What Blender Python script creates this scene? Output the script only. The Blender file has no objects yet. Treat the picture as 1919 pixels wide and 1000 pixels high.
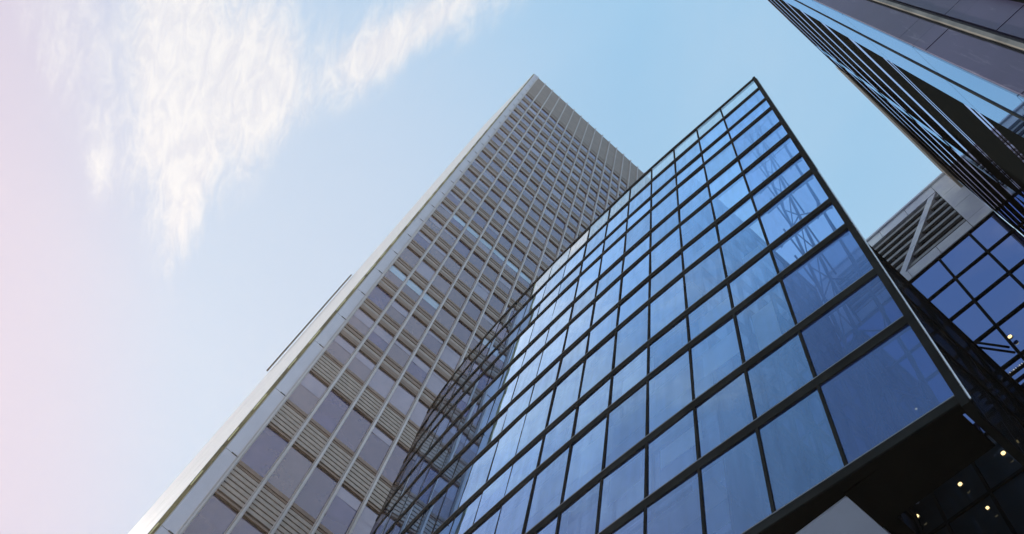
import bpy, math, random
from mathutils import Matrix, Vector, noise
random.seed(7)
S = bpy.context.scene
COL = S.collection

# ------------------------------------------------------------------ camera
cam_d = bpy.data.cameras.new("Camera")
cam = bpy.data.objects.new("Camera", cam_d)
COL.objects.link(cam)
CAMROT = ((0.7505, -0.6492, -0.1240), (-0.6443, -0.6767, -0.3564), (0.1475, 0.3474, -0.9261))
mr = Matrix(CAMROT).to_quaternion().normalized().to_matrix().to_4x4()
mr.translation = Vector((0.0, 0.0, 1.6))
cam.matrix_world = mr
cam_d.sensor_width = 36.0
cam_d.lens = 1695.0 / 1919.0 * 36.0
cam_d.clip_start = 0.1
cam_d.clip_end = 6000.0
S.camera = cam

# ------------------------------------------------------------------ light
SUN_AZ, SUN_EL = math.radians(102), math.radians(36)
SUN_DIR = Vector((math.cos(SUN_AZ) * math.cos(SUN_EL), math.sin(SUN_AZ) * math.cos(SUN_EL), math.sin(SUN_EL)))
sl = bpy.data.lights.new("Sun", 'SUN')
sl.energy = 4.6
sl.angle = math.radians(0.5)
sl.color = (1.0, 0.93, 0.82)
so = bpy.data.objects.new("Sun", sl)
so.rotation_euler = SUN_DIR.to_track_quat('Z', 'Y').to_euler()
COL.objects.link(so)

S.view_settings.view_transform = 'Standard'
S.view_settings.look = 'None'
S.view_settings.gamma = 1.0
S.view_settings.exposure = 0.0


class NT:
    """small helper to write node trees"""
    def __init__(self, tree):
        self.t = tree
        self.n = tree.nodes
        self.l = tree.links

    def node(self, kind, **kw):
        nd = self.n.new(kind)
        for k, v in kw.items():
            setattr(nd, k, v)
        return nd

    def put(self, sock, v):
        if isinstance(v, bpy.types.NodeSocket):
            self.l.new(v, sock)
        elif v is not None:
            sock.default_value = v

    def math(self, op, a, b=None, c=None, clamp=False):
        nd = self.node('ShaderNodeMath', operation=op, use_clamp=clamp)
        for i, v in enumerate((a, b, c)):
            if v is not None:
                self.put(nd.inputs[i], v)
        return nd.outputs[0]

    def vmath(self, op, a, b=None, scale=None):
        nd = self.node('ShaderNodeVectorMath', operation=op)
        self.put(nd.inputs[0], a)
        if b is not None:
            self.put(nd.inputs[1], b)
        if scale is not None:
            self.put(nd.inputs[3], scale)
        return nd.outputs['Value'] if op in ('LENGTH', 'DOT_PRODUCT', 'DISTANCE') else nd.outputs[0]

    def mix(self, f, a, b, blend='MIX'):
        nd = self.node('ShaderNodeMix', data_type='RGBA', blend_type=blend)
        self.put(nd.inputs[0], f)
        self.put(nd.inputs[6], a)
        self.put(nd.inputs[7], b)
        return nd.outputs[2]

    def ss(self, v, lo, hi, a=0.0, b=1.0):
        nd = self.node('ShaderNodeMapRange', interpolation_type='SMOOTHSTEP')
        self.put(nd.inputs[0], v)
        for i, x in enumerate((lo, hi, a, b)):
            nd.inputs[i + 1].default_value = x
        return nd.outputs[0]

    def noise(self, vec, scale, detail=4.0, rough=0.5, dist=0.0):
        nd = self.node('ShaderNodeTexNoise')
        if vec is not None:
            self.put(nd.inputs['Vector'], vec)
        nd.inputs['Scale'].default_value = scale
        nd.inputs['Detail'].default_value = detail
        nd.inputs['Roughness'].default_value = rough
        nd.inputs['Distortion'].default_value = dist
        return nd.outputs['Fac']


# ------------------------------------------------------------------ sky
W = bpy.data.worlds.new("World")
S.world = W
W.use_nodes = True
w = NT(W.node_tree)
w.n.clear()
sky = w.node('ShaderNodeTexSky', sky_type='NISHITA')
sky.sun_disc = False
sky.sun_elevation = SUN_EL
sky.sun_rotation = math.radians(90) - SUN_AZ
sky.altitude = 50
sky.air_density = 1.0
sky.dust_density = 1.2
sky.ozone_density = 1.4
tc = w.node('ShaderNodeTexCoord')
dirv = tc.outputs['Generated']
sep = w.node('ShaderNodeSeparateXYZ')
w.l.new(dirv, sep.inputs[0])
zc = w.math('MAXIMUM', sep.outputs[2], 0.08)
comb = w.node('ShaderNodeCombineXYZ')
w.put(comb.inputs[0], w.math('DIVIDE', sep.outputs[0], zc))
w.put(comb.inputs[1], w.math('DIVIDE', sep.outputs[1], zc))
q = comb.outputs[0]

# clear sky: the physical sky mixed with thin high haze, paler towards the horizon
haze_sky = w.mix(w.ss(sep.outputs[2], 0.80, 0.999), (5.3, 7.2, 9.1, 1), (3.35, 6.2, 8.9, 1))
base = w.mix(0.92, w.mix(1.0, sky.outputs[0], (2.1, 2.3, 2.15, 1), 'MULTIPLY'), haze_sky)
sdot = w.vmath('DOT_PRODUCT', dirv, tuple(SUN_DIR))
pale = w.ss(sdot, 0.60, 0.93, 0.0, 0.95)
base = w.mix(pale, base, (5.2, 6.6, 8.5, 1))
# rosy lens tint put into the sky colour on the left side
rosy = w.ss(w.vmath('DOT_PRODUCT', dirv, (-0.7475, 0.4849, -0.4526)), -0.03, 0.19, 0.0, 0.80)
rosy = w.math('MULTIPLY', rosy, w.ss(w.vmath('DOT_PRODUCT', dirv, (-0.39, 0.73, 0.57)), 0.80, 0.93))
base = w.mix(rosy, base, (6.6, 5.9, 7.5, 1))


def gauss(cx, cy, ang, sa, sb, amp):
    mp = w.node('ShaderNodeMapping', vector_type='TEXTURE')
    mp.inputs['Location'].default_value = (cx, cy, 0)
    mp.inputs['Rotation'].default_value = (0, 0, ang)
    mp.inputs['Scale'].default_value = (sa, sb, 1)
    w.l.new(q, mp.inputs[0])
    r = w.vmath('LENGTH', mp.outputs[0])
    e = w.math('EXPONENT', w.math('MULTIPLY', w.math('MULTIPLY', r, r), -1.0))
    return w.math('MULTIPLY', e, amp)


mask = None
for g in [(-0.330, 0.475, 1.2, 0.120, 0.060, 1.0), (-0.265, 0.520, 1.2, 0.13, 0.045, 1.0),
          (-0.205, 0.620, 1.2, 0.085, 0.026, 0.85), (-0.255, 0.400, 1.5, 0.095, 0.055, 0.75),
          (-0.150, 0.305, 1.9, 0.100, 0.034, 0.95), (-0.110, 0.200, 2.0, 0.09, 0.034, 0.6), (-0.20, 0.45, 1.3, 0.09, 0.03, 0.45),
          (-0.325, 0.640, 1.1, 0.05, 0.016, 0.45), (-0.40, 0.36, 1.0, 0.12, 0.06, 0.6),
          (-0.34, 0.22, 1.0, 0.10, 0.05, 0.6), (-0.47, 0.27, 0.9, 0.08, 0.03, 0.5), (-0.46, 0.52, 0.8, 0.12, 0.05, 0.5), (-0.62, -0.1, 0.4, 0.22, 0.10, 0.6), (-0.15, -0.5, 2.6, 0.3, 0.10, 0.6), (0.7, 0.9, 0.3, 0.5, 0.2, 0.6)]:
    gg = gauss(*g)
    mask = gg if mask is None else w.math('ADD', mask, gg)
mp = w.node('ShaderNodeMapping', vector_type='TEXTURE')
mp.inputs['Rotation'].default_value = (0, 0, 1.2)
mp.inputs['Scale'].default_value = (2.3, 1.0, 1)
w.l.new(q, mp.inputs[0])
n1 = w.noise(mp.outputs[0], 9.0, 12.0, 0.66, 0.6)
n2 = w.noise(mp.outputs[0], 48.0, 8.0, 0.7, 0.8)
near = w.ss(mask, 0.02, 0.30)
n1 = w.math('ADD', 0.5, w.math('MULTIPLY', w.math('SUBTRACT', n1, 0.5), near))
n2 = w.math('ADD', 0.5, w.math('MULTIPLY', w.math('SUBTRACT', n2, 0.5), near))
dens = w.math('ADD', w.math('MULTIPLY', mask, 1.25), w.math('MULTIPLY', w.math('SUBTRACT', n1, 0.5), 2.6))
dens = w.math('ADD', dens, w.math('MULTIPLY', w.math('SUBTRACT', n2, 0.5), 1.0))
cl = w.ss(dens, 0.02, 1.35, 0.0, 0.97)
# faint veil everywhere, streaky
veil = w.math('MULTIPLY', w.ss(w.noise(mp.outputs[0], 3.0, 5.0, 0.5, 0.2), 0.50, 0.80), 0.22)
cl = w.math('MAXIMUM', cl, veil)
base = w.mix(cl, base, w.mix(w.ss(n2, 0.35, 0.65), (7.4, 7.7, 8.6, 1), (8.9, 9.0, 9.3, 1)))
# below the horizon: dull ground tone
below = w.ss(sep.outputs[2], -0.02, 0.02, 1.0, 0.0)
base = w.mix(below, base, (1.2, 1.15, 1.1, 1))
bg = w.node('ShaderNodeBackground')
w.l.new(base, bg.inputs[0])
bg.inputs[1].default_value = 0.10
wo = w.node('ShaderNodeOutputWorld')
w.l.new(bg.outputs[0], wo.inputs[0])


# ------------------------------------------------------------------ materials
def mat(name):
    m = bpy.data.materials.new(name)
    m.use_nodes = True
    t = NT(m.node_tree)
    t.n.clear()
    out = t.node('ShaderNodeOutputMaterial')
    return m, t, out


def solid(name, col, rough=0.6, metal=0.0, var=0.12, scale=3.0, bump=0.0, stretch=None, spec=0.5):
    m, t, out = mat(name)
    b = t.node('ShaderNodeBsdfPrincipled')
    geo = t.node('ShaderNodeNewGeometry')
    vec = geo.outputs['Position']
    if stretch:
        mp_ = t.node('ShaderNodeMapping')
        mp_.inputs['Scale'].default_value = stretch
        t.l.new(vec, mp_.inputs[0])
        vec = mp_.outputs[0]
    n_ = t.noise(vec, scale, 6.0, 0.6)
    lo = tuple(c * (1 - var) for c in col) + (1,)
    hi = tuple(min(1, c * (1 + var)) for c in col) + (1,)
    t.put(b.inputs['Base Color'], t.mix(t.ss(n_, 0.3, 0.7), lo, hi))
    b.inputs['Roughness'].default_value = rough
    b.inputs['Metallic'].default_value = metal
    b.inputs['Specular IOR Level'].default_value = spec
    if bump:
        bp = t.node('ShaderNodeBump')
        bp.inputs['Strength'].default_value = bump
        bp.inputs['Distance'].default_value = 0.02
        t.l.new(t.noise(vec, scale * 6, 5.0, 0.6), bp.inputs['Height'])
        t.l.new(bp.outputs[0], b.inputs['Normal'])
    t.l.new(b.outputs[0], out.inputs[0])
    return m


def mirror_glass(name, body, refl=(0.9, 0.95, 1.0), ior=1.7, floor=0.0, rough=0.01, wav=0.0, wscale=0.5):
    """opaque tinted glazing: dark coloured body under a fresnel reflection"""
    m, t, out = mat(name)
    geo = t.node('ShaderNodeNewGeometry')
    d = t.node('ShaderNodeBsdfDiffuse')
    n_ = t.noise(geo.outputs['Position'], 0.35, 4.0, 0.55)
    t.put(d.inputs[0], t.mix(t.ss(n_, 0.3, 0.7), tuple(c * 0.75 for c in body) + (1,), tuple(c * 1.25 for c in body) + (1,)))
    g = t.node('ShaderNodeBsdfGlossy')
    g.inputs['Color'].default_value = refl + (1,)
    g.inputs['Roughness'].default_value = rough
    fr = t.node('ShaderNodeFresnel')
    fr.inputs[0].default_value = ior
    if wav:
        bp = t.node('ShaderNodeBump')
        bp.inputs['Strength'].default_value = 1.0
        bp.inputs['Distance'].default_value = wav
        t.l.new(t.noise(geo.outputs['Position'], wscale, 2.0, 0.4), bp.inputs['Height'])
        t.l.new(bp.outputs[0], g.inputs['Normal'])
    mx = t.node('ShaderNodeMixShader')
    t.put(mx.inputs[0], t.math('ADD', t.math('MULTIPLY', fr.outputs[0], 1.0 - floor), floor))
    t.l.new(d.outputs[0], mx.inputs[1])
    t.l.new(g.outputs[0], mx.inputs[2])
    t.l.new(mx.outputs[0], out.inputs[0])
    return m


def clear_glass(name, tint, refl=(0.85, 0.93, 1.0), ior=1.55, floor=0.05, wav=0.0, wscale=0.5, film=None, film_amt=0.0):
    """see-through tinted glazing"""
    m, t, out = mat(name)
    geo = t.node('ShaderNodeNewGeometry')
    tr = t.node('ShaderNodeBsdfTransparent')
    tr.inputs[0].default_value = tint + (1,)
    g = t.node('ShaderNodeBsdfGlossy')
    g.inputs['Color'].default_value = refl + (1,)
    g.inputs['Roughness'].default_value = 0.008
    if wav:
        bp = t.node('ShaderNodeBump')
        bp.inputs['Strength'].default_value = 1.0
        bp.inputs['Distance'].default_value = wav
        t.l.new(t.noise(geo.outputs['Position'], wscale, 2.0, 0.4), bp.inputs['Height'])
        t.l.new(bp.outputs[0], g.inputs['Normal'])
    fr = t.node('ShaderNodeFresnel')
    fr.inputs[0].default_value = ior
    oi = t.node('ShaderNodeObjectInfo')
    rnd = t.math('FRACT', t.math('ADD', oi.outputs['Random'], geo.outputs['Random Per Island']))
    dirt = t.node('ShaderNodeMapping')
    dirt.inputs['Scale'].default_value = (1.0, 1.0, 0.12)
    t.l.new(geo.outputs['Position'], dirt.inputs[0])
    streak = t.noise(dirt.outputs[0], 3.5, 7.0, 0.65)
    amp = t.math('ADD', t.math('MULTIPLY', rnd, 0.22), t.ss(streak, 0.35, 0.75, 0.90, 0.74))
    c0 = t.mix(t.ss(fr.outputs[0], 0.24, 0.60, 0.0, 0.80), refl + (1,), (0.88, 0.95, 1.0, 1))
    c0 = t.mix(t.ss(fr.outputs[0], 0.47, 0.66), c0, (0.40, 0.37, 0.36, 1))  # reflections at grazing view dimmed by colour, beyond plain Fresnel
    t.put(g.inputs['Color'], t.vmath('SCALE', c0, scale=amp))
    mx = t.node('ShaderNodeMixShader')
    t.put(mx.inputs[0], t.ss(fr.outputs[0], 0.12, 0.42, floor, 0.92))
    under = tr.outputs[0]
    if film:
        df = t.node('ShaderNodeBsdfDiffuse')
        n_ = t.noise(geo.outputs['Position'], 0.6, 5.0, 0.6)
        t.put(df.inputs[0], t.mix(n_, tuple(c * 0.8 for c in film) + (1,), tuple(c * 1.2 for c in film) + (1,)))
        m2 = t.node('ShaderNodeMixShader')
        m2.inputs[0].default_value = film_amt
        t.l.new(under, m2.inputs[1])
        t.l.new(df.outputs[0], m2.inputs[2])
        under = m2.outputs[0]
    t.l.new(under, mx.inputs[1])
    t.l.new(g.outputs[0], mx.inputs[2])
    t.l.new(mx.outputs[0], out.inputs[0])
    return m


def emit(name, col, strength):
    m, t, out = mat(name)
    e = t.node('ShaderNodeEmission')
    e.inputs[0].default_value = col + (1,)
    e.inputs[1].default_value = strength
    t.l.new(e.outputs[0], out.inputs[0])
    return m


M = {}
M['asphalt'] = solid('asphalt', (0.05, 0.05, 0.052), 0.9, var=0.25, scale=1.5, bump=0.4)
M['paving'] = solid('paving_stone', (0.50, 0.49, 0.47), 0.85, var=0.15, scale=0.8, bump=0.2)
M['kerb'] = solid('kerb_stone', (0.3, 0.29, 0.28), 0.85, var=0.1)
M['paint'] = solid('road_paint', (0.75, 0.75, 0.72), 0.7, var=0.1)
# office tower
M['bronze'] = solid('bronze_panel', (0.27, 0.180, 0.140), 0.42, metal=0.25, var=0.12, scale=0.5)
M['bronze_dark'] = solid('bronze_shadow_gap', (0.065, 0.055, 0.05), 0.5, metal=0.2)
M['louver_light'] = solid('pale_louver', (0.42, 0.335, 0.29), 0.45, metal=0.3, var=0.1)
M['alu'] = solid('brushed_aluminium', (0.62, 0.55, 0.54), 0.4, metal=0.2, var=0.1, scale=1.2, stretch=(1, 1, 0.2))
M['pier'] = solid('aluminium_corner_panel', (0.66, 0.63, 0.70), 0.4, metal=0.2, var=0.06, scale=0.3)
M['white_clad'] = solid('white_cladding', (0.93, 0.91, 0.88), 0.45, var=0.05, scale=0.4, bump=0.03)
M['groove'] = solid('weathered_gold_gutter', (0.22, 0.17, 0.07), 0.5, metal=0.4, var=0.5, scale=0.7, stretch=(1, 1, 0.35))
TW = []
for i, (b_, fl) in enumerate([((0.075, 0.062, 0.105), 0.06), ((0.13, 0.095, 0.095), 0.08), ((0.06, 0.055, 0.15), 0.05), ((0.20, 0.18, 0.22), 0.14), ((0.10, 0.072, 0.07), 0.06)]):
    TW.append(mirror_glass('violet_window_glass_%s' % 'abcde'[i], b_, refl=(0.78, 0.68, 0.78), ior=1.6, floor=fl + 0.13, wav=0.004, wscale=0.4))
TW.append(mirror_glass('bright_window_glass', (0.42, 0.50, 0.62), refl=(0.85, 0.9, 1.0), ior=1.6, floor=0.2))
# glass building
M['frame'] = solid('charcoal_frame', (0.018, 0.022, 0.024), 0.9, var=0.3, scale=0.8, spec=0.02)
M['frame_edge'] = solid('grey_edge_metal', (0.12, 0.14, 0.17), 0.35, metal=0.6)
M['rail'] = solid('polished_edge_strip', (0.62, 0.64, 0.70), 0.25, metal=0.8)
M['pane'] = clear_glass('blue_curtain_glass', (0.72, 0.86, 1.0), refl=(0.40, 0.68, 1.10), ior=2.2, floor=0.17, wav=0.003, wscale=0.30, film=(0.05, 0.15, 0.55), film_amt=0.16)
M['pane_wing'] = clear_glass('blue_wing_glass', (0.55, 0.70, 1.0), refl=(0.38, 0.62, 1.05), ior=1.8, floor=0.14, wav=0.002, wscale=0.3, film=(0.06, 0.16, 0.52), film_amt=0.20)
M['pane_low'] = clear_glass('darkened_wing_glass', (0.20, 0.30, 0.55), refl=(0.38, 0.60, 1.05), ior=1.8, floor=0.14, wav=0.002, wscale=0.3, film=(0.035, 0.07, 0.24), film_amt=0.5)  # lower wing panes: the dark behind them put into the glass colour
M['pane_top'] = clear_glass('clear_parapet_glass', (0.85, 0.93, 0.97), refl=(0.85, 0.93, 1.0), ior=1.25, floor=0.02)
M['inner'] = mirror_glass('inner_glass_line', (0.03, 0.08, 0.26), refl=(0.6, 0.75, 1.0), ior=1.5, floor=0.05)
M['ceiling'] = solid('pale_ceiling', (0.80, 0.84, 0.88), 0.8, var=0.08, scale=0.5)
M['slab'] = solid('slab_edge', (0.20, 0.26, 0.36), 0.7)
M['blind'] = solid('pale_blind_and_sky_patch', (0.88, 0.92, 0.94), 0.8, var=0.05)
M['steel'] = solid('blue_grey_steel', (0.10, 0.13, 0.22), 0.45, metal=0.4)
M['side_wall'] = mirror_glass('dark_side_glazing', (0.030, 0.042, 0.055), refl=(0.35, 0.42, 0.55), ior=1.4, floor=0.05)
M['soffit'] = solid('pale_soffit_panel', (0.56, 0.68, 0.96), 0.5, var=0.08, scale=0.22)
M['roofing'] = solid('roof_membrane', (0.2, 0.2, 0.21), 0.9)
M['conc_core'] = solid('core_concrete', (0.10, 0.10, 0.11), 0.8, bump=0.2)
# stone-framed building
M['stone'] = solid('grey_stone_cladding', (0.80, 0.84, 1.0), 0.6, var=0.14, scale=0.5, bump=0.1)
M['joint'] = solid('dark_joint', (0.06, 0.06, 0.075), 0.8)
M['louver_dark'] = solid('black_plant_void', (0.012, 0.014, 0.018), 0.8, spec=0.05)
M['louver_slat'] = solid('grey_louver_slat', (0.30, 0.30, 0.31), 0.5, var=0.1)
M['eglass'] = mirror_glass('deep_blue_glass', (0.014, 0.018, 0.055), refl=(0.27, 0.40, 0.84), ior=1.5, floor=0.36, wav=0.004, wscale=0.2)
M['lamp'] = emit('warm_lamp', (1.0, 0.74, 0.34), 2.0)
M['glow_white'] = emit('white_glow', (0.95, 0.97, 1.0), 0.5)  # glow that brightens the ledge beads and strip
M['lamp_ring'] = solid('lamp_ring', (0.3, 0.28, 0.24), 0.4, metal=0.6)
# dark tower
M['dglass'] = mirror_glass('sky_blue_mirror_glass', (0.02, 0.04, 0.10), refl=(0.62, 0.80, 1.0), ior=1.7, floor=0.35, wav=0.003, wscale=0.2)
M['dstrip'] = mirror_glass('lilac_mirror_strip', (0.10, 0.10, 0.16), refl=(0.80, 0.80, 1.0), ior=1.6, floor=0.6)
M['fin'] = solid('black_matt_panel', (0.006, 0.0075, 0.008), 1.0, spec=0.0)
M['lip'] = solid('lilac_metal_lip', (0.42, 0.40, 0.55), 0.3, metal=0.5)
M['tan'] = solid('sandstone_cornice', (0.78, 0.66, 0.50), 0.7, var=0.12, scale=0.4)


def granite():
    m, t, out = mat('violet_grey_granite')
    b = t.node('ShaderNodeBsdfPrincipled')
    geo = t.node('ShaderNodeNewGeometry')
    p = geo.outputs['Position']
    n1_ = t.noise(p, 0.5, 5, 0.6)
    mp_ = t.node('ShaderNodeMapping')
    mp_.inputs['Scale'].default_value = (1, 2.2, 0.16)
    mp_.inputs['Rotation'].default_value = (0.15, 0, 0)
    t.l.new(p, mp_.inputs[0])
    n2_ = t.noise(mp_.outputs[0], 5.5, 8, 0.7, 0.6)
    c = t.mix(t.ss(n1_, 0.3, 0.7), (0.036, 0.029, 0.076, 1), (0.052, 0.042, 0.105, 1))
    c = t.mix(t.ss(n2_, 0.55, 0.72, 0, 0.5), c, (0.16, 0.15, 0.22, 1))
    t.put(b.inputs['Base Color'], c)
    b.inputs['Roughness'].default_value = 0.55
    t.l.new(b.outputs[0], out.inputs[0])
    return m


M['granite'] = granite()


def mesh_cloth():
    m, t, out = mat('dark_metal_mesh')
    tr = t.node('ShaderNodeBsdfTransparent')
    tr.inputs[0].default_value = (0.62, 0.66, 0.70, 1)
    df = t.node('ShaderNodeBsdfDiffuse')
    geo = t.node('ShaderNodeNewGeometry')
    mp_ = t.node('ShaderNodeMapping')
    mp_.inputs['Scale'].default_value = (3.0, 1.0, 0.15)
    t.l.new(geo.outputs['Position'], mp_.inputs[0])
    n_ = t.noise(mp_.outputs[0], 1.5, 5, 0.6)
    t.put(df.inputs[0], t.mix(n_, (0.035, 0.048, 0.062, 1), (0.060, 0.078, 0.100, 1)))
    mx = t.node('ShaderNodeMixShader')
    t.put(mx.inputs[0], t.ss(n_, 0.3, 0.7, 0.62, 0.78))
    t.l.new(tr.outputs[0], mx.inputs[1])
    t.l.new(df.outputs[0], mx.inputs[2])
    t.l.new(mx.outputs[0], out.inputs[0])
    return m


M['mesh'] = mesh_cloth()


# ------------------------------------------------------------------ mesh helpers
class MB:
    def __init__(self):
        self.v, self.f, self.mi = [], [], []

    def face(self, pts, mi=0):
        s = len(self.v)
        self.v += [tuple(p) for p in pts]
        self.f.append(tuple(range(s, s + len(pts))))
        self.mi.append(mi)
        return self

    def hexa(self, b, t, mi=0):
        """b, t: 4 bottom and 4 top points, same winding"""
        s = len(self.v)
        self.v += [tuple(p) for p in b] + [tuple(p) for p in t]
        for f in ((3, 2, 1, 0), (4, 5, 6, 7), (0, 1, 5, 4), (1, 2, 6, 5), (2, 3, 7, 6), (3, 0, 4, 7)):
            self.f.append(tuple(s + i for i in f))
            self.mi.append(mi)
        return self

    def box(self, x0, x1, y0, y1, z0, z1, mi=0):
        x0, x1 = min(x0, x1), max(x0, x1)
        y0, y1 = min(y0, y1), max(y0, y1)
        z0, z1 = min(z0, z1), max(z0, z1)
        P = [(x0, y0), (x1, y0), (x1, y1), (x0, y1)]
        return self.hexa([(x, y, z0) for x, y in P], [(x, y, z1) for x, y in P], mi)

    def bar(self, a, b, r, n=8, mi=0):
        a, b = Vector(a), Vector(b)
        d = (b - a).normalized()
        u = d.cross(Vector((0, 0, 1)))
        if u.length < 1e-3:
            u = Vector((1, 0, 0))
        u.normalize()
        vv = d.cross(u)
        s = len(self.v)
        for p in (a, b):
            for k in range(n):
                an = 2 * math.pi * k / n
                self.v.append(tuple(p + (u * math.cos(an) + vv * math.sin(an)) * r))
        for k in range(n):
            k2 = (k + 1) % n
            self.f.append((s + k, s + k2, s + n + k2, s + n + k))
            self.mi.append(mi)
        self.f.append(tuple(s + k for k in range(n))[::-1])
        self.f.append(tuple(s + n + k for k in range(n)))
        self.mi += [mi, mi]
        return self

    def build(self, name, mats, parent=None, label=None):
        me = bpy.data.meshes.new(name)
        me.from_pydata(self.v, [], self.f)
        if not isinstance(mats, (list, tuple)):
            mats = [mats]
        for m_ in mats:
            me.materials.append(m_)
        me.polygons.foreach_set('material_index', self.mi)
        me.update()
        o = bpy.data.objects.new(name, me)
        COL.objects.link(o)
        if parent:
            o.parent = parent
            o.matrix_parent_inverse = parent.matrix_world.inverted()
        if label:
            o['label'] = label
        return o


def thing(name, label, cat, loc=(0, 0, 0), group=None):
    o = bpy.data.objects.new(name, None)
    COL.objects.link(o)
    o.location = loc
    o.matrix_world = Matrix.Translation(loc)
    o['label'] = label
    o['category'] = cat
    if group:
        o['group'] = group
    return o


# ------------------------------------------------------------------ dimensions
U = 0.45            # metres per survey unit
CZ = 1.6            # eye height: all survey heights start from there


def H(u):
    return u * U + CZ


# ------------------------------------------------------------------ ground
g = MB().face([(-125, -125, 0), (125, -125, 0), (125, 125, 0), (-125, 125, 0)]).build('ground', M['asphalt'])
g['kind'] = 'structure'
pv = MB()
pv.box(-2.5, 24, -0.9, 31, 0.004, 0.13)
pv.box(-70, -9.5, -60, 90, 0.004, 0.13)  # unseen far paving, made wide and pale to bounce light onto the soffit
pv = pv.build('pavement', M['paving'])
pv['kind'] = 'structure'
kb = MB().box(-2.8, -2.5, -0.9, 31, 0.004, 0.134).box(-9.5, -9.2, -60, 90, 0.004, 0.134).build('kerb', M['kerb'])
kb['kind'] = 'structure'
mk = MB()
for k in range(8):
    mk.box(-6.3, -6.15, -8 + k * 5, -5.5 + k * 5, 0.004, 0.008)
mk = mk.build('road_marking', M['paint'])
mk['kind'] = 'structure'

# ================================================================== A: office tower
DA = 72 * U          # distance of its front
tower = thing('office_tower', 'tall slim office tower clad in brown bronze panels with violet windows and pale vertical mullions', 'tower', (0.8 * DA, DA, 0))


def az(zr):
    return zr * DA + CZ


def ax(xr):
    return xr * DA


XL = 0.0495
STEP = 0.0545
NC = 27
XR = XL + NC * STEP
YF = DA
TOP = 5.12
DEP = 1.4
# body (kept behind the skin)
MB().hexa([(ax(0.0175), YF + 0.5, 0), (ax(XR), YF + 0.5, 0), (ax(XR), DA * DEP, 0), (ax(-0.0052), DA * DEP, 0)],
          [(ax(0.0175), YF + 0.5, az(TOP) - 0.3), (ax(XR), YF + 0.5, az(TOP) - 0.3), (ax(XR), DA * DEP, az(TOP) - 0.3), (ax(-0.0052), DA * DEP, az(TOP) - 0.3)]).build('core', M['bronze_dark'], tower)
# white flank, floor-high panels with fine joints
fl = MB()
zs = [0.0]
k = 0
while zs[-1] < az(TOP):
    zs.append(min(zs[-1] + 0.1393 * DA, az(TOP)))
for a, b in zip(zs, zs[1:]):
    for (t0, t1) in ((0, .25), (.25, .5), (.5, .75), (.75, 1)):
        def P(t, off):
            x = ax(0.016 + (-0.0056 - 0.016) * t) + off
            y = YF + 0.05 + (DA * DEP - YF) * t
            return x, y
        g1 = 0.035
        p0, p1 = P(t0 + 0.003, 0), P(t1 - 0.003, 0)
        q0, q1 = P(t0 + 0.002, 0.28), P(t1 - 0.002, 0.28)
        fl.hexa([(p0[0], p0[1], a + g1), (q0[0], q0[1], a + g1), (q1[0], q1[1], a + g1), (p1[0], p1[1], a + g1)],
                [(p0[0], p0[1], b - g1), (q0[0], q0[1], b - g1), (q1[0], q1[1], b - g1), (p1[0], p1[1], b - g1)])
fl.build('flank_wall', M['white_clad'], tower)
# dark cleaning track proud of the flank
xb, yb = ax(-0.0056) , DA * 1.385
MB().box(xb - 0.24, xb - 0.10, yb - 0.3, yb, az(1.39 * 1.385), az(1.87 * 1.385)).build('cleaning_track', M['bronze_dark'], tower)
# gutter groove between flank and corner pier
gr = MB()
gr.box(ax(0.0165), ax(0.0225), YF + 0.02, YF + 0.45, 0, az(TOP) - 0.1)
z = az(0.6)
while z < az(TOP) - 3:
    gr.box(ax(0.0175), ax(0.0192), YF - 0.03, YF + 0.02, z, z + random.uniform(1.2, 2.6), 1)
    z += random.uniform(3.0, 5.5)
gr.build('gutter', [M['groove'], solid('bright_gilt', (0.75, 0.62, 0.30), 0.3, metal=0.6)], tower)
# corner pier of aluminium panels
pr = MB()
z = 0.0
lev = [1.5676 + 0.1401 * i for i in range(0, 26)] + [1.5676 - 0.2018 * i for i in range(1, 8)]
lev = sorted(l for l in lev if l < TOP)
cuts = [0.0] + [az(l) for l in lev] + [az(TOP) + 0.25]
for a, b in zip(cuts, cuts[1:]):
    if b <= a:
        continue
    pr.box(ax(0.0235), ax(XL) - 0.06, YF - 0.02, YF + 0.4, a + 0.02, b - 0.02)
    pr.box(ax(0.0350), ax(XL) + 0.05, YF - 0.05, YF - 0.021, a - 0.03, a + 0.03, 1)
pr.build('corner_pier', [M['pier'], M['bronze_dark']], tower)
# vertical mullions
for c in range(NC + 1):
    x = ax(XL + c * STEP)
    mb = MB().box(x - 0.062, x + 0.062, YF - 0.20, YF + 0.05, 0, az(TOP) + 0.12)
    mb.box(x - 0.12, x - 0.08, YF - 0.06, YF + 0.05, 0, az(TOP) - 0.02)
    mb.box(x + 0.08, x + 0.12, YF - 0.06, YF + 0.05, 0, az(TOP) - 0.02)
    mb.build('mullion', M['alu'], tower)
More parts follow.
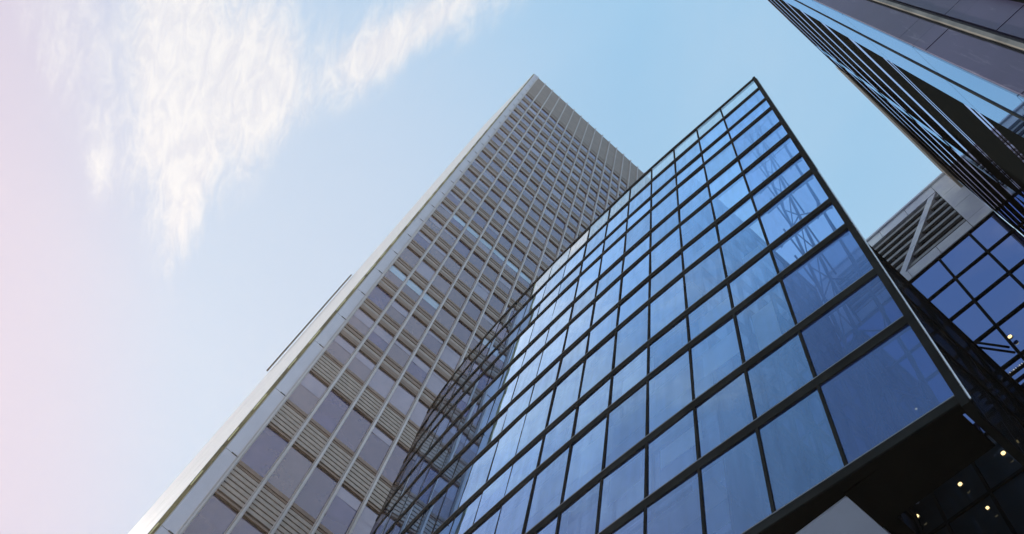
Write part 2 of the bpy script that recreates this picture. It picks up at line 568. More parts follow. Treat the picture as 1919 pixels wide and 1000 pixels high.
# storeys
upper = [1.5676 + 0.14007 * k for k in range(0, 23)]       # window bottoms
lower = [1.5676 - 0.2018 * k for k in range(1, 8)]
rows = []                                                   # (z bottom of window, z top, louvered)
for i, zb in enumerate(upper):
    nxt = upper[i + 1] if i + 1 < len(upper) else 4.66
    if i == len(upper) - 1:
        continue
    rows.append((zb, nxt - 0.0560, i == 0))
for i, zb in enumerate(lower):
    if zb < 0.1:
        continue
    nxt = lower[i - 1] if i > 0 else upper[0]
    rows.append((zb, nxt - 0.090, True))
rows.sort()
win_jobs = []
for ri, (zb, zt, _) in enumerate(rows):
    nz = rows[ri + 1][0] if ri + 1 < len(rows) else 4.65
    # spandrel between zt and nz
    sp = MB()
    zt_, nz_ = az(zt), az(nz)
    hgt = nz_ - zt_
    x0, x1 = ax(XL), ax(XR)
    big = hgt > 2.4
    sp.box(x0, x1, YF + 0.16, YF + 0.5, zt_, nz_, 1)                       # dark back, recess shadow put into its colour
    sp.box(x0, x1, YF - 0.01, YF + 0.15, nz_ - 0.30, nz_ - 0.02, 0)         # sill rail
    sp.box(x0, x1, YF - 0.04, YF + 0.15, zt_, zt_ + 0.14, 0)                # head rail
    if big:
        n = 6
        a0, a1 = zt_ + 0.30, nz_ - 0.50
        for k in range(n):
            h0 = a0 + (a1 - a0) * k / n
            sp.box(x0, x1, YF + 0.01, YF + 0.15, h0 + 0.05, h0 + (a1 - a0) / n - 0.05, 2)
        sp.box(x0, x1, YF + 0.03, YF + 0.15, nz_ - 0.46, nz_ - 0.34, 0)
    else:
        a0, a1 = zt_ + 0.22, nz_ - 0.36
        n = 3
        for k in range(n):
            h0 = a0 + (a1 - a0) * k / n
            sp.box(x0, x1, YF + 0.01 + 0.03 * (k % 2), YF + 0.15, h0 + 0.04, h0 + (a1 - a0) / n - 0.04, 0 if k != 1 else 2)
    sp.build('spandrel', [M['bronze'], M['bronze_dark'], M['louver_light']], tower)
    for c in range(NC):
        win_jobs.append((ri, c, az(zb), zt_))
# windows made bright by a pale colour at the head
PALE = {(14, 1), (14, 2), (14, 3), (14, 4), (14, 5), (14, 6), (10, 0), (10, 1), (10, 2)}


def window_quad(mb, ri, c, z0, z1, mi_for):
    x0, x1 = ax(XL + c * STEP) + 0.121, ax(XL + (c + 1) * STEP) - 0.121
    ty = random.uniform(-0.012, 0.012)
    tz = random.uniform(-0.010, 0.010)
    y = YF + 0.10
    mb.hexa([(x0, y - ty - tz, z0), (x1, y + ty - tz, z0), (x1, y + 0.06, z0), (x0, y + 0.06, z0)],
            [(x0, y - ty + tz, z1), (x1, y + ty + tz, z1), (x1, y + 0.06, z1), (x0, y + 0.06, z1)], mi_for)
    # frame lines
    mb.box(x0, x1, y - 0.03, y - 0.014, z1 - 0.07, z1, 6)
    if (ri, c) in PALE:
        mb.box(x0 + 0.02, x1 - 0.02, y - 0.0135, y - 0.0125, z1 - (z1 - z0) * 0.45, z1 - 0.08, 5)
    elif random.random() < 0.45:
        # blind drawn part of the way down behind the glass: a paler band at the head
        hh = (z1 - z0) * random.uniform(0.2, 0.5)
        mb.box(x0 + 0.02, x1 - 0.02, y - 0.0135, y - 0.0125, z1 - hh, z1 - 0.08, 3)


def pick(ri, c):
    r = random.random()
    return 0 if r < .34 else 1 if r < .6 else 2 if r < .8 else 4 if r < .92 else 3


WM = TW + [M['bronze_dark']]
rest = MB()
near = sorted(win_jobs, key=lambda j: (j[0] * 1.0 + j[1] * 0.9 if j[3] > az(0.85) else 999))
singles = set((j[0], j[1]) for j in near[:100])
for (ri, c, z0, z1) in win_jobs:
    if (ri, c) in singles:
        mb = MB()
        window_quad(mb, ri, c, z0, z1, pick(ri, c))
        mb.build('window', WM, tower)
    else:
        window_quad(rest, ri, c, z0, z1, pick(ri, c))
ro = rest.build('window', WM, tower)
ro['kind'] = 'stuff'
# blank bronze parapet with fine joints
pp = MB()
for c in range(NC):
    x0, x1 = ax(XL + c * STEP) + 0.121, ax(XL + (c + 1) * STEP) - 0.121
    pp.box(x0, x1, YF + 0.05, YF + 0.45, az(4.655), az(TOP))
    for k in range(9):
        zz = az(4.655) + (az(TOP) - az(4.655)) * (k + .5) / 9
        pp.box(x0, x1, YF + 0.02, YF + 0.049, zz - 0.6, zz + 0.6)
pp.build('parapet', M['bronze'], tower)
MB().box(ax(0.03), ax(XR), YF + 0.6, DA * DEP - 1, az(TOP) - 0.29, az(TOP) - 0.1).build('roof', M['roofing'], tower)

# ================================================================== C: glass office building
CURVE = [(4.17, 18.15), (8.72, 17.76), (11.93, 17.48), (15.14, 17.21), (18.40, 16.99), (21.67, 16.82), (28.8, 16.60), (35.9, 16.54),
         (39.4, 16.57), (45.2, 16.70), (50.9, 17.02), (55.5, 17.47), (58.3, 17.83), (60.9, 18.27), (63.5, 18.95), (66.5, 20.0)]


def cx(y):
    """plan line of the curved screen (Catmull-Rom through the survey points)"""
    P = CURVE
    for i in range(len(P) - 1):
        if y <= P[i + 1][0] or i == len(P) - 2:
            break
    y0, x0 = P[i]
    y1, x1 = P[i + 1]
    def sl(j):
        a, b = P[max(j - 1, 0)], P[min(j + 1, len(P) - 1)]
        return (b[1] - a[1]) / (b[0] - a[0])
    h = y1 - y0
    t = (y - y0) / h
    m0, m1 = sl(i) * h, sl(i + 1) * h
    return (2 * t**3 - 3 * t**2 + 1) * x0 + (t**3 - 2 * t**2 + t) * m0 + (-2 * t**3 + 3 * t**2) * x1 + (t**3 - t**2) * m1


BY = [4.17, 8.72]
while BY[-1] < 60.0:
    BY.append(BY[-1] + 3.235)
BY[-1] = 60.9
PL = [Vector((cx(y) * U, y * U, 0)) for y in BY]
NB = len(PL)


def nrm(i):
    a, b = PL[max(i - 1, 0)], PL[min(i + 1, NB - 1)]
    d = (b - a).normalized()
    return Vector((-d.y, d.x, 0)), d          # outward normal (towards -x), tangent


glassb = thing('glass_office_building', 'blue glass office building with a gently curved facade and thick charcoal horizontal bands', 'building', (20 * U, 30 * U, 0))
LV = [99.4, 93.7, 87.7, 83.2, 76.6, 71.6, 65.4, 60.5, 53.5, 48.6, 41.6, 36.0, 29.2]      # undersides/centres of the bands


def strip(z0, z1, out0, out1, mats, name, i0=0, i1=None, ext=0.0):
    """curved horizontal member following the screen between two heights, from offset out0 to out1 (outwards)"""
    mb = MB()
    i1 = NB - 1 if i1 is None else i1
    for i in range(i0, i1):
        n0, d0 = nrm(i)
        n1_, d1 = nrm(i + 1)
        a, b = PL[i], PL[i + 1]
        if i == 0:
            a = a - d0 * ext
        bb = [a + n0 * out0, b + n1_ * out0, b + n1_ * out1, a + n0 * out1]
        mb.hexa([(p.x, p.y, z0) for p in bb], [(p.x, p.y, z1) for p in bb])
    return mb.build(name, mats, glassb)


BT = 0.31
for k, lv in enumerate(LV):
    zc_ = H(lv)
    th = BT if k else 0.30
    if k == len(LV) - 1:
        th = 0.24
    strip(zc_ - th / 2, zc_ + th / 2, -0.12, 0.016, M['frame'], 'horizontal_band', ext=0.06)
    strip(zc_ + th / 2 - 0.03, zc_ + th / 2, 0.017, 0.028, M['frame_edge'], 'band_trim', i1=13, ext=0.06)
# mullions
for i in range(1, NB):
    n_, d_ = nrm(i)
    wd = 0.032 if BY[i] < 30 else 0.018
    pr_ = 0.010 if BY[i] < 30 else -0.012
    mb = MB()
    a = PL[i]
    for k in range(len(LV) - 1):
        z1, z0 = H(LV[k]) - BT / 2 - 0.001, H(LV[k + 1]) + BT / 2 + 0.001
        bb = [a - d_ * wd - n_ * 0.06, a + d_ * wd - n_ * 0.06, a + d_ * wd + n_ * pr_, a - d_ * wd + n_ * pr_]
        mb.hexa([(p.x, p.y, z0) for p in bb], [(p.x, p.y, z1) for p in bb])
    mb.build('mullion', M['frame'], glassb)
# panes
quads = []
for k in range(len(LV) - 1):
    for i in range(NB - 1):
        quads.append((k, i))


def pane_geo(mb, k, i, mi):
    z1, z0 = H(LV[k]) - BT / 2 + 0.02, H(LV[k + 1]) + BT / 2 - 0.02
    n_, d_ = nrm(i)
    a, b = PL[i], PL[i + 1]
    e = random.uniform(-0.007, 0.007)
    f = random.uniform(-0.010, 0.010)
    n = (Vector((-(b - a).y, (b - a).x, 0))).normalized()
    c4 = [(a, z0, -e - f), (b, z0, e - f), (b, z1, e + f), (a, z1, -e + f)]
    fr_ = [(p + n * (-0.02 + o), z) for p, z, o in c4]
    bk = [(p + n * (-0.045 + o), z) for p, z, o in c4]
    P_ = [(p.x, p.y, z) for p, z in fr_]
    mb.face(P_[::-1], mi)


def paneset(k, i):
    if k == 0:
        return M['pane_top']
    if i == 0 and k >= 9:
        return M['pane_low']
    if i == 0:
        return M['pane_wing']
    return M['pane']


big = sorted(quads, key=lambda t_: (t_[1] * 1.0 - t_[0] * 1.2))[:100]
big = set(big)
restm = MB()
for (k, i) in quads:
    m_ = paneset(k, i)
    if (k, i) in big:
        mb = MB()
        pane_geo(mb, k, i, 0)
        mb.build('glass_pane', m_, glassb)
    else:
        pane_geo(restm, k, i, {M['pane']: 0, M['pane_wing']: 1, M['pane_top']: 2, M['pane_low']: 3}[m_])
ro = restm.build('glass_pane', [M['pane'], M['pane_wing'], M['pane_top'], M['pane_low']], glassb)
ro['kind'] = 'stuff'
# end frame of the screen: dark post, return flange and polished strip
n0, d0 = nrm(0)
a = PL[0]


def post(y0, y1, x0, x1, z0, z1, name, m_):
    bb = [a + d0 * y0 + n0 * x0, a + d0 * y1 + n0 * x0, a + d0 * y1 + n0 * x1, a + d0 * y0 + n0 * x1]
    return MB().hexa([(p.x, p.y, z0) for p in bb], [(p.x, p.y, z1) for p in bb]).build(name, m_, glassb)


post(-0.10, 0.04, -0.22, 0.055, H(29.2) - 0.3, H(99.4) + 0.16, 'end_post', M['frame'])
post(-0.135, -0.101, -0.055, -0.035, H(29.2) - 0.1, H(60), 'edge_strip', M['rail'])
post(-0.13, -0.101, -0.08, -0.06, H(60) + 0.01, H(99.4), 'edge_strip', M['frame_edge'])
# main body behind the screen
SY = 8.72           # where the body's own end wall stands
XE = 41.3           # the stone building's front
IN = 0.9            # depth of the void between screen and the inner glazing
NI = [PL[i] - nrm(i)[0] * IN for i in range(NB)]
idx = [i for i in range(NB) if BY[i] >= 15.0]
idu = [i for i in range(NB) if BY[i] >= SY - 0.01]
NY, NX = BY[3] * U, 34 * U          # a notch in the body behind the free wing
inner = MB()
zt_roof = H(93.7)
for i, j in zip(idx, idx[1:]):
    a_, b_ = NI[i], NI[j]
    inner.face([(a_.x, a_.y, H(29.6)), (b_.x, b_.y, H(29.6)), (b_.x, b_.y, zt_roof), (a_.x, a_.y, zt_roof)])
inner.build('inner_glazing', M['inner'], glassb)
# storey ceilings reaching from the inner glazing to the screen
for k in (1, 3, 5, 7, 9, 11):
    mb = MB()
    zc_ = H(LV[k])
    for i, j in zip(idx, idx[1:]):
        a_, b_ = PL[i] - nrm(i)[0] * 0.21, PL[j] - nrm(j)[0] * 0.21
        c_, d_ = NI[j] - nrm(j)[0] * -0.02, NI[i] - nrm(i)[0] * -0.02
        # stop the slab short of the screen
        a2, b2 = a_.lerp(d_, 0.35), b_.lerp(c_, 0.35)
        P_ = [a2, b2, c_, d_]
        mb.hexa([(p.x, p.y, zc_ - 0.14) for p in P_], [(p.x, p.y, zc_ + 0.10) for p in P_])
    mb.build('ceiling_slab', M['ceiling'], glassb)
# roller blinds behind a handful of panes
for (k, i, fr_) in [(6, 2, .55), (8, 2, .6), (9, 2, .45), (4, 2, .5), (7, 3, .35), (5, 4, .6), (8, 4, .4), (9, 5, .5), (10, 3, .35), (6, 6, .5), (3, 3, .4), (9, 7, .45), (7, 8, .5), (5, 9, .5), (8, 10, .5)]:
    z1, z0 = H(LV[k]) - BT / 2, H(LV[k + 1]) + BT / 2
    a_, b_ = PL[i] - nrm(i)[0] * 0.35, PL[i + 1] - nrm(i + 1)[0] * 0.35
    a2, b2 = a_.lerp(b_, 0.08), a_.lerp(b_, 0.92)
    zb_ = z1 - (z1 - z0) * fr_
    n_ = nrm(i)[0] * 0.015
    P_ = [a2, b2, b2 - n_, a2 - n_]
    MB().hexa([(p.x, p.y, zb_) for p in P_], [(p.x, p.y, z1) for p in P_]).build('blind_and_sky_patch', M['blind'], glassb)
# two bright panels behind the second bay, sky reflections put into their colour
for (k, z0f, z1f, t0, t1) in ((9, 0.02, 0.80, 0.30, 0.72), (7, 0.02, 0.30, 0.20, 0.62)):
    z1, z0 = H(LV[k]) - BT / 2, H(LV[k + 1]) + BT / 2
    a_, b_ = PL[1] - nrm(1)[0] * 0.10, PL[2] - nrm(2)[0] * 0.10
    a2, b2 = a_.lerp(b_, t0), a_.lerp(b_, t1)
    n_ = nrm(1)[0] * 0.015
    P_ = [a2, b2, b2 - n_, a2 - n_]
    MB().hexa([(p.x, p.y, z0 + (z1 - z0) * z0f) for p in P_], [(p.x, p.y, z0 + (z1 - z0) * z1f) for p in P_]).build('blind_and_sky_patch', M['blind'], glassb)
# end wall of the body, dark glazed grid running back to the stone building
x0_, x1_ = NI[idx[0]].x, XE * U - 0.02
X1M = x1_ - 0.15
ys = SY * U
xw = 38 * U
MB().box(x0_, xw, NY + 0.06, NY + 0.3, H(29.2), zt_roof).build('end_wall', M['side_wall'], glassb)
gw = MB()
for c in range(9):
    x = x0_ + (xw - x0_) * c / 8
    gw.box(x - 0.04, x + 0.04, NY - 0.02, NY + 0.058, H(29.2), zt_roof)
for lv in LV[1:]:
    gw.box(x0_, xw, NY - 0.03, NY + 0.059, H(lv) - 0.13, H(lv) + 0.13)
gw.build('end_wall_frame', M['frame'], glassb)
# dark metal mesh screen closing the gap between the wing and the stone building
YM = 4.13 * U
XM0 = cx(4.17) * U + 0.3
MB().box(XM0, X1M, YM + 0.02, YM + 0.032, H(29.3), H(47.8)).build('mesh_screen', M['mesh'], glassb)
ms = MB()
for x in (19.75, 23.5, 27.3, 31.1, 34.9, 38.7):
    ms.box(x * U - 0.05, x * U + 0.05, YM + 0.033, YM + 0.12, H(29.5), H(47.7))
for lv in (29.2, 36.0, 41.6, 47.9):
    ms.box(XM0 - 0.1, X1M, YM - 0.005, YM + 0.125, H(lv) - 0.07, H(lv) + 0.07)
ms.build('mesh_frame', M['frame'], glassb)
MB().box(18.25 * U, 20.2 * U, 4.5 * U, 9.4 * U, H(29.2) - 0.12, H(29.2) - 0.06).build('wing_floor', M['fin'], glassb)
# roof slab and back wall
rf = MB()
pts = [NI[i] for i in idx]
far = 66 * U
top = [(p.x, p.y) for p in pts] + [(xw, pts[-1].y), (xw, NY)]
mbr = MB()
s = len(mbr.v)
mbr.face([(x, y, zt_roof + 0.02) for x, y in top])
mbr.face([(x, y, zt_roof - 0.25) for x, y in top][::-1])
mbr.build('roof', M['roofing'], glassb)
MB().box(xw - 0.3, xw, NY + 0.31, pts[-1].y, H(29.2), zt_roof - 0.26).box(pts[-1].x + .05, xw - .31, pts[-1].y - 0.3, pts[-1].y, H(29.2), zt_roof - 0.26).build('back_wall', M['side_wall'], glassb)
# underside: dark border, then pale soffit panels with open joints
ubx0 = 18.6 * U
so_ = MB()
low = [(p.x - 0.05, p.y) for p in [PL[i] - nrm(i)[0] * 0.25 for i in idu]]
so_.face([(x, y, H(29.1)) for x, y in (low + [(xw, pts[-1].y), (xw, ys)])][::-1])
so_.build('underside', M['fin'], glassb)
sp_ = MB()
X0s, Y0s = 18.35 * U, 9.36 * U
zz = H(28.9)
nxp, nyp = 7, 14
px_, py_ = (xw - 0.6 - X0s) / nxp, (pts[-1].y - 1.6 - Y0s) / nyp
for i in range(nxp):
    for j in range(nyp):
        sp_.box(X0s + i * px_ + 0.012, X0s + (i + 1) * px_ - 0.012, Y0s + j * py_ + 0.012, Y0s + (j + 1) * py_ - 0.012, zz, zz + 0.06)
sp_.build('soffit', M['soffit'], glassb)
# fascia beam under the screen
strip(H(29.2) - 0.16, H(29.2) - 0.125, -0.16, 0.01, M['fin'], 'drip_plate', ext=0.05)
# ground-level core and round columns that carry the body
MB().box(26 * U, 38 * U, 16 * U, 58 * U, 0.13, H(28.9) - 0.02).build('entrance_core', M['side_wall'], glassb)
for j in range(6):
    y = (14 + j * 9.5) * U
    MB().bar((21.5 * U, y, 0.1), (21.5 * U, y, H(28.9)), 0.32, 24).build('column', M['conc_core'], glassb)
# steel lattice that holds the free wing of the screen
posts = [(19.8, 6.9), (20.35, 7.9), (19.9, 5.4)]
for (px0, py0) in posts:
    MB().bar((px0 * U, py0 * U, H(29.2)), (px0 * U, py0 * U, H(92)), 0.045).build('lattice_post', M['steel'], glassb)
for k in range(1, len(LV)):
    z = H(LV[k])
    mb = MB()
    for yy in (5.0, 6.3, 7.6):
        mb.bar((cx(yy) * U + 0.15, yy * U, z + 0.05 + 0.25 * (yy - 4)), ((20.2 + 0.1 * (yy - 4.6)) * U, (yy + 0.4) * U, z + 0.05 + 0.25 * (yy - 4)), 0.026, 6)
    mb.build('strut', M['steel'], glassb)
for k in range(1, len(LV) - 1):
    z0, z1 = H(LV[k + 1]), H(LV[k])
    mb = MB()
    mb.bar((cx(4.5) * U + 0.2, 4.5 * U, z0), (19.8 * U, 6.9 * U, z1), 0.022, 6)
    mb.bar((cx(8.2) * U + 0.2, 8.2 * U, z0), (19.8 * U, 6.9 * U, z1), 0.022, 6)
    mb.bar((19.8 * U, 6.9 * U, z0), (20.35 * U, 7.9 * U, z1), 0.020, 6)
    mb.bar((20.35 * U, 7.9 * U, z0), (19.8 * U, 6.9 * U, z1), 0.020, 6)
    mb.bar((19.9 * U, 5.4 * U, z1), (cx(5.5) * U + 0.2, 5.5 * U, z0), 0.018, 6)
    mb.build('cross_brace', M['steel'], glassb)

# ================================================================== E: stone-framed building
X_E = XE * U
stoneb = thing('stone_framed_building', 'grey stone framed building with louvers under its roofline and deep blue gridded glazing', 'building', (X_E, 1, 0))


def ey(t):
    return t * X_E


def ez(t):
    return t * X_E + CZ


Y0, Y1 = -0.0605, 0.60
GT, RT = 2.128, 2.478
MB().box(X_E + 0.90, X_E + 14, ey(Y0) + 0.02, ey(Y1), 0, ez(RT) - 0.02).build('core', M['louver_dark'], stoneb)
# stone panels round the louver opening
OPR, OPT, OPB, OPL = -0.0042, 2.432, 2.176, 0.34
st = MB()
gp = 0.012
# right-hand pier: courses of panels
cz = [GT, 2.176, 2.277, 2.3776, RT]
ycut = [Y0, -0.0055 - 0.0]
for a, b in zip(cz, cz[1:]):
    st.box(X_E, X_E + 0.35, ey(Y0) + gp, ey(OPR) - gp, ez(a) + gp, ez(b) - gp)
# top rail
tops = [OPR, 0.085, 0.17, 0.255, OPL, 0.43, 0.515, Y1]
for a, b in zip(tops, tops[1:]):
    st.box(X_E, X_E + 0.35, ey(a) + gp, ey(b) - gp, ez(OPT) + gp, ez(RT) - gp)
    st.box(X_E, X_E + 0.35, ey(a) + gp, ey(b) - gp, ez(GT) + gp, ez(OPB) - gp)
for a, b in zip(cz, cz[1:]):
    st.box(X_E, X_E + 0.35, ey(OPL) + gp, ey(Y1), ez(max(a, OPB)) + gp, ez(min(b, OPT)) - gp) if min(b, OPT) > max(a, OPB) else None
st.build('stone_frame', M['stone'], stoneb)
MB().box(X_E + 0.06, X_E + 0.8, ey(Y0) + 0.03, ey(OPR) - 0.02, ez(GT) + 0.02, ez(RT) - 0.03).build('panel_backing', M['joint'], stoneb)
MB().box(X_E - 0.10, X_E + 0.5, ey(Y0), ey(Y1), ez(RT), ez(RT) + 0.16).build('coping', M['stone'], stoneb)
MB().box(X_E + 0.36, X_E + 0.89, ey(OPR) - 0.01, ey(Y1), ez(OPB) + 0.02, ez(RT) - 0.03).build('louver_backing', M['louver_dark'], stoneb)
# louvers
nsl = 7
for k in range(nsl):
    zc_ = ez(OPB + (OPT - OPB) * (k + 0.62) / nsl)
    MB().box(X_E + 0.10, X_E + 0.22, ey(OPR) + 0.01, ey(OPL) - 0.01, zc_ - 0.11, zc_ + 0.11).build('louver_slat', M['louver_slat'], stoneb)
# diagonal brace, leaning across the opening
br = MB()
ya, yb_ = 0.009, 0.190
ww = 0.012
for t0, t1 in ((0.0, 0.33), (0.33, 0.66), (0.66, 1.0)):
    def BP(t, s):
        return ey(ya + (yb_ - ya) * t + s * ww), ez(OPT + 0.0 - (OPT - OPB) * t)
    e = 0.003
    p = [BP(t0 + e, -1), BP(t0 + e, 1), BP(t1 - e, 1), BP(t1 - e, -1)]
    br.hexa([(X_E + 0.02, p[3][0], p[3][1]), (X_E + 0.02, p[2][0], p[2][1]), (X_E + 0.30, p[2][0], p[2][1]), (X_E + 0.30, p[3][0], p[3][1])],
            [(X_E + 0.02, p[0][0], p[0][1]), (X_E + 0.02, p[1][0], p[1][1]), (X_E + 0.30, p[1][0], p[1][1]), (X_E + 0.30, p[0][0], p[0][1])])
br.build('diagonal_brace', M['stone'], stoneb)
# glazing grid
VY = [Y0, 0.0125, 0.0985, 0.185, 0.2715, 0.358, 0.4445, 0.531, Y1]
VZ = [GT, 1.998, 1.868, 1.738, 1.61]
while VZ[-1] > 0.12:
    VZ.append(VZ[-1] - 0.13)
VZ.append(-CZ / X_E + 0.01)
for a, b in zip(VY, VY[1:]):
    for t_, b_ in zip(VZ, VZ[1:]):
        if a > 0.44:
            continue
        e1, e2 = random.uniform(-0.004, 0.004), random.uniform(-0.004, 0.004)
        mb = MB().hexa([(X_E + 0.10 + e1 - e2, ey(a) + 0.06, ez(b_) + 0.06), (X_E + 0.16, ey(a) + 0.06, ez(b_) + 0.06), (X_E + 0.16, ey(b) - 0.06, ez(b_) + 0.06), (X_E + 0.10 - e1 - e2, ey(b) - 0.06, ez(b_) + 0.06)],
                       [(X_E + 0.10 + e1 + e2, ey(a) + 0.06, ez(t_) - 0.06), (X_E + 0.16, ey(a) + 0.06, ez(t_) - 0.06), (X_E + 0.16, ey(b) - 0.06, ez(t_) - 0.06), (X_E + 0.10 - e1 + e2, ey(b) - 0.06, ez(t_) - 0.06)])
        mb.build('glass_pane', M['eglass'] if t_ > 1.6 else M['side_wall'], stoneb)  # panes below the ledge: dark glazing paints in their dark reflection
for y in VY[1:-1]:
    MB().box(X_E + 0.05, X_E + 0.15, ey(y) - 0.05, ey(y) + 0.05, 0, ez(GT)).build('mullion', M['frame'], stoneb)
for z in VZ[:-1]:
    MB().box(X_E + 0.04, X_E + 0.15, ey(Y0) + 0.02, ey(Y1), ez(z) - 0.055, ez(z) + 0.055).build('transom', M['frame'], stoneb)
MB().box(X_E + 0.165, X_E + 0.85, ey(Y0) + 0.03, ey(Y1) - 0.02, 0, ez(GT) - 0.01).build('backing_wall', M['louver_dark'], stoneb)
# slender tie rod across the lowest visible pane
MB().bar((X_E - 0.05, ey(0.1485), ez(1.728)), (X_E - 0.05, ey(0.105), ez(1.640)), 0.045).build('tie_rod', M['frame'], stoneb)
# beaded ledge below the visible glazing; an added glow keeps beads and strip pale
lg = MB()
lg.box(X_E - 0.12, X_E - 0.001, ey(Y0) + 0.05, ey(0.2), ez(1.5655) - 0.04, ez(1.5655) + 0.03)
lg.build('ledge', M['frame'], stoneb)
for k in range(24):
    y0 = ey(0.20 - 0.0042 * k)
    MB().box(X_E - 0.16, X_E - 0.121, y0 - 0.055, y0 - 0.012 - 0.018 * (k % 3), ez(1.5655) - 0.012, ez(1.5655) + 0.008).build('ledge_bead', M['glow_white'], stoneb)
MB().box(X_E - 0.17, X_E - 0.121, ey(Y0) + 0.06, ey(0.0985), ez(1.5655) - 0.015, ez(1.5655) + 0.015).build('ledge_strip', M['glow_white'], stoneb)

# ================================================================== D: dark tower with fins
DD = 0.06 * XE * U
darkt = thing('dark_finned_building', 'dark building towering overhead with black horizontal fins, blue mirror glass and violet grey stone panels', 'building', (4 * U, -DD, 0))


def dx(t):
    return t * DD


def dz(t):
    return t * DD + CZ


XC, XB, XF = 3.20, 4.36, XE * U / DD - 0.02
RD = 41.6
DEPTH = 24.0
# core behind the glazing, set back from both faces
MB().box(dx(XC) + 0.30, dx(XF), -DD - DEPTH, -DD - 0.26, 0, dz(RD) - 0.2).build('core', M['fin'], darkt)
# glazed band next to the corner
LJ = [11.55, 15.95, 19.0, 22.35, 25.7, 29.05, 32.4, 35.75, 39.1]
cutz = [-CZ / DD + 0.01, 1.5, 4.85, 8.2] + LJ + [RD]
XM = 3.72
for (a, b) in ((XC + 0.0, XM - 0.012), (XM + 0.012, XB)):
    for z0, z1 in zip(cutz, cutz[1:]):
        mb = MB().box(dx(a) + 0.012, dx(b) - 0.006, -DD - 0.2, -DD, dz(z0) + 0.012, dz(z1) - 0.012)
        mb.build('glass_pane', M['dglass'], darkt)
MB().box(dx(XC) + 0.02, dx(XB), -DD - 0.255, -DD - 0.21, 0, dz(RD) - 0.1).build('pane_backing', M['fin'], darkt)
MB().box(dx(XM) - 0.028, dx(XM) + 0.028, -DD - 0.19, -DD + 0.012, 0, dz(RD)).build('mullion', M['frame'], darkt)
# black matt bands with narrow strips of mirror glass between them
SH = 0.68
zs_ = [1.5, 4.85, 8.2] + LJ + [RD]
MB().box(dx(XB) + 0.01, dx(XF), -DD - 0.25, -DD - 0.10, 0, dz(RD) - 0.1).build('wall', M['fin'], darkt)
prev = -CZ / DD + 0.01
for z in zs_:
    for (a, b) in ((XB, 8.35), (8.86, XF)):
        o_ = 0.012
        MB().box(dx(a) + o_, dx(b), -DD - 0.095, -DD, dz(prev), dz(z) - 0.004).build('black_band', M['fin'], darkt)
        if z < RD:
            MB().box(dx(a) + o_, dx(b), -DD - 0.095, -DD - 0.003, dz(z), dz(z + SH) - 0.004).build('glass_strip', M['dstrip'], darkt)
            z < 17 and MB().box(dx(a) + o_, dx(b), -DD - 0.002, -DD + 0.004, dz(z + SH * 0.42), dz(z + SH * 0.50)).build('strip_bead', M['fin'], darkt)
    MB().box(dx(8.36), dx(8.85), -DD - 0.095, -DD + 0.004, dz(prev) + 0.01, dz(z) - 0.01).build('glass_pane', M['dglass'], darkt)
    prev = z + (SH if z < RD else 0)
MB().box(dx(XC) + 0.02, dx(XF), -DD - 0.25, -DD + 0.02, dz(RD), dz(RD) + 0.4).build('parapet', M['lip'], darkt)
# sunlit cornice towards the far end
MB().hexa([(dx(10.0), -DD + 0.021, dz(39.6)), (dx(XF) + 0.3, -DD + 0.021, dz(39.0)), (dx(XF) + 0.3, -DD + 0.16, dz(39.0)), (dx(10.0), -DD + 0.05, dz(39.6))],
          [(dx(10.0), -DD + 0.021, dz(RD) + 1.0), (dx(XF) + 0.3, -DD + 0.021, dz(RD) + 1.0), (dx(XF) + 0.3, -DD + 0.16, dz(RD) + 1.0), (dx(10.0), -DD + 0.05, dz(RD) + 1.0)]).build('cornice', M['tan'], darkt)
# violet grey stone flank facing the street
fk = MB()
ycuts = [0.0, -0.393, -0.83, -1.6, -2.5, -3.4, -4.4, -5.5, -7, -9, -11, -13]
YR = -DD - 0.395 * DD
cutp = [-CZ / DD + 0.01, 1.6, 3.3, 5.0, 6.7, 8.1, 9.79, 11.00, 11.52, 12.2, 15.3, 18.4, 21.5, 24.6, 27.7, 30.8, 33.9, 37.0, 40.1, RD]
YJ = [-DD - 0.02, YR + 0.055, YR - 0.09, -DD - 0.845 * DD, -DD - 2 * DD, -DD - 3.3 * DD, -DD - 5 * DD, -DD - 7 * DD, -DD - 9.5 * DD, -DD - 12.5 * DD, -DD - 16 * DD]
for n_i, (a, b) in enumerate(zip(YJ, YJ[1:])):
    if n_i == 1:
        continue
    for z0, z1 in zip(cutp, cutp[1:]):
        e = random.uniform(-0.004, 0.004)
        fk.box(dx(XC) - 0.02 + e, dx(XC) + 0.28, b + 0.006, a - 0.006, dz(z0) + 0.006, dz(z1) - 0.006)
fk.build('stone_flank', M['granite'], darkt)
MB().box(dx(XC) + 0.03, dx(XC) + 0.29, YJ[-1], YJ[0] - 0.01, 0, dz(RD) - 0.05).build('flank_backing', M['joint'], darkt)
MB().box(dx(XC) - 0.055, dx(XC) + 0.10, YR - 0.03, YR + 0.02, 0, dz(RD)).build('flank_rib', solid('dull_bronze_rib', (0.11, 0.105, 0.095), 0.6, metal=0.1, var=0.5, scale=1.2), darkt)
MB().box(dx(XC) - 0.12, dx(XC) + 0.10, YJ[3] - 0.03, YJ[3] + 0.03, 0, dz(RD)).build('flank_rib', M['fin'], darkt)

# ================================================================== small lamps
Rm = Matrix(CAMROT)


def ray(px, py):
    return Rm @ Vector((px - 960, 500 - py, -1695.0))


def lamp_on_plane(px, py, axis, value, label, r=0.09, m_='lamp', proto=[None]):
    d = ray(px, py)
    t = (value - (CZ if axis == 2 else 0)) / d[axis]
    p = Vector((0, 0, CZ)) + d * t
    return p


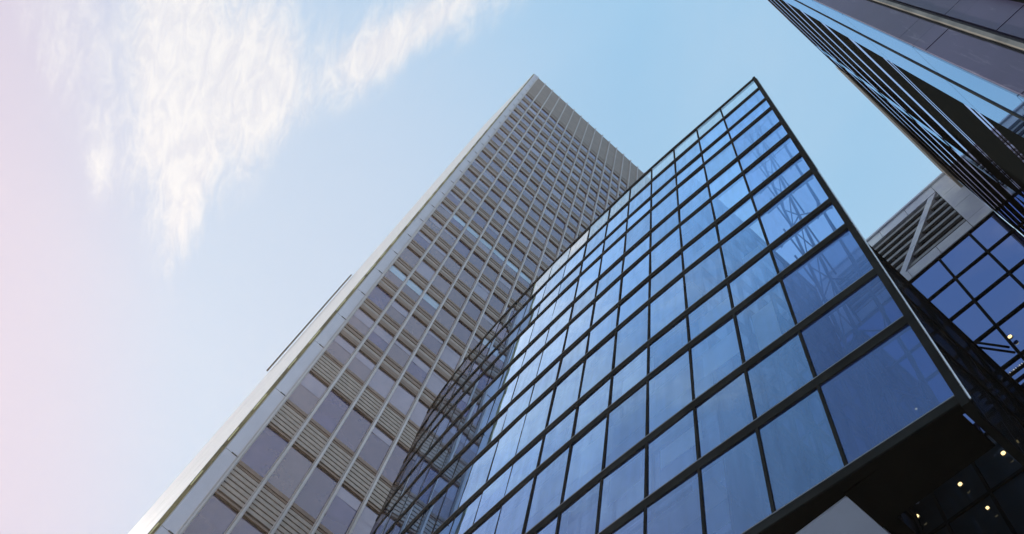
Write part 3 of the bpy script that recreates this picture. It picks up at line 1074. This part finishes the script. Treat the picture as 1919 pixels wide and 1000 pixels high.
def spot(p, normal, label, r=0.09, m_='lamp', group='small warm lamps in the dark glazing'):
    o = thing('lamp', label, 'lamp', tuple(p), group)
    nrm_ = Vector(normal).normalized()
    MB().bar(p - nrm_ * 0.0, p + nrm_ * 0.05, r * 1.25, 20).build('ring', M['lamp_ring'], o)
    MB().bar(p + nrm_ * 0.051, p + nrm_ * 0.09, r, 20).build('bulb', M[m_], o)
    return o


LAMPS = [
    (3.77, 68.7, 'round warm lamp shining against the blue gridded glazing at the right edge', 0.085),
    (7.12, 68.7, 'round warm lamp in the dark reflection beside the metal edge strip', 0.085),
    (12.8, 68.7, 'lamp glinting through the lowest corner pane of the glass building, upper of two', 0.05),
    (15.9, 68.5, 'lamp glinting through the lowest corner pane just above its black bottom edge', 0.05),
    (7.77, 57.9, 'small warm lamp at the far right edge below the beaded ledge', 0.07),
    (9.01, 57.8, 'bright warm lamp just left of the lamp at the far right edge', 0.085),
    (12.6, 57.8, 'warm lamp in the dark glazing straight below the corner of the glass building', 0.08),
    (11.77, 54.2, 'tiny warm lamp lowest in the dark corner at the right', 0.06),
    (16.37, 57.7, 'warm lamp low in the dark area beside the pale soffit', 0.075),
]
for (yu, zu, lab, r_) in LAMPS:
    spot(Vector((X_E - 0.01, yu * U, H(zu))), (-1, 0, 0), lab, r_ * 0.8)
S.render.resolution_x = 1024
S.render.resolution_y = 534

# ------------------------------------------------------------------ warm haze volume, added for the glow and lifted darks sunward
hz = MB().box(-130, 130, -130, 130, -1.0, 172.0)
hm = bpy.data.materials.new('warm_haze')
hm.use_nodes = True
ht = NT(hm.node_tree)
ht.n.clear()
ho = ht.node('ShaderNodeOutputMaterial')
pvn = ht.node('ShaderNodeVolumePrincipled')
pvn.inputs['Color'].default_value = (1.0, 0.78, 0.60, 1)
pvn.inputs['Density'].default_value = 0.00052
pvn.inputs['Anisotropy'].default_value = 0.55
ht.l.new(pvn.outputs[0], ho.inputs['Volume'])
hzo = hz.build('haze', hm)
hzo['kind'] = 'stuff'
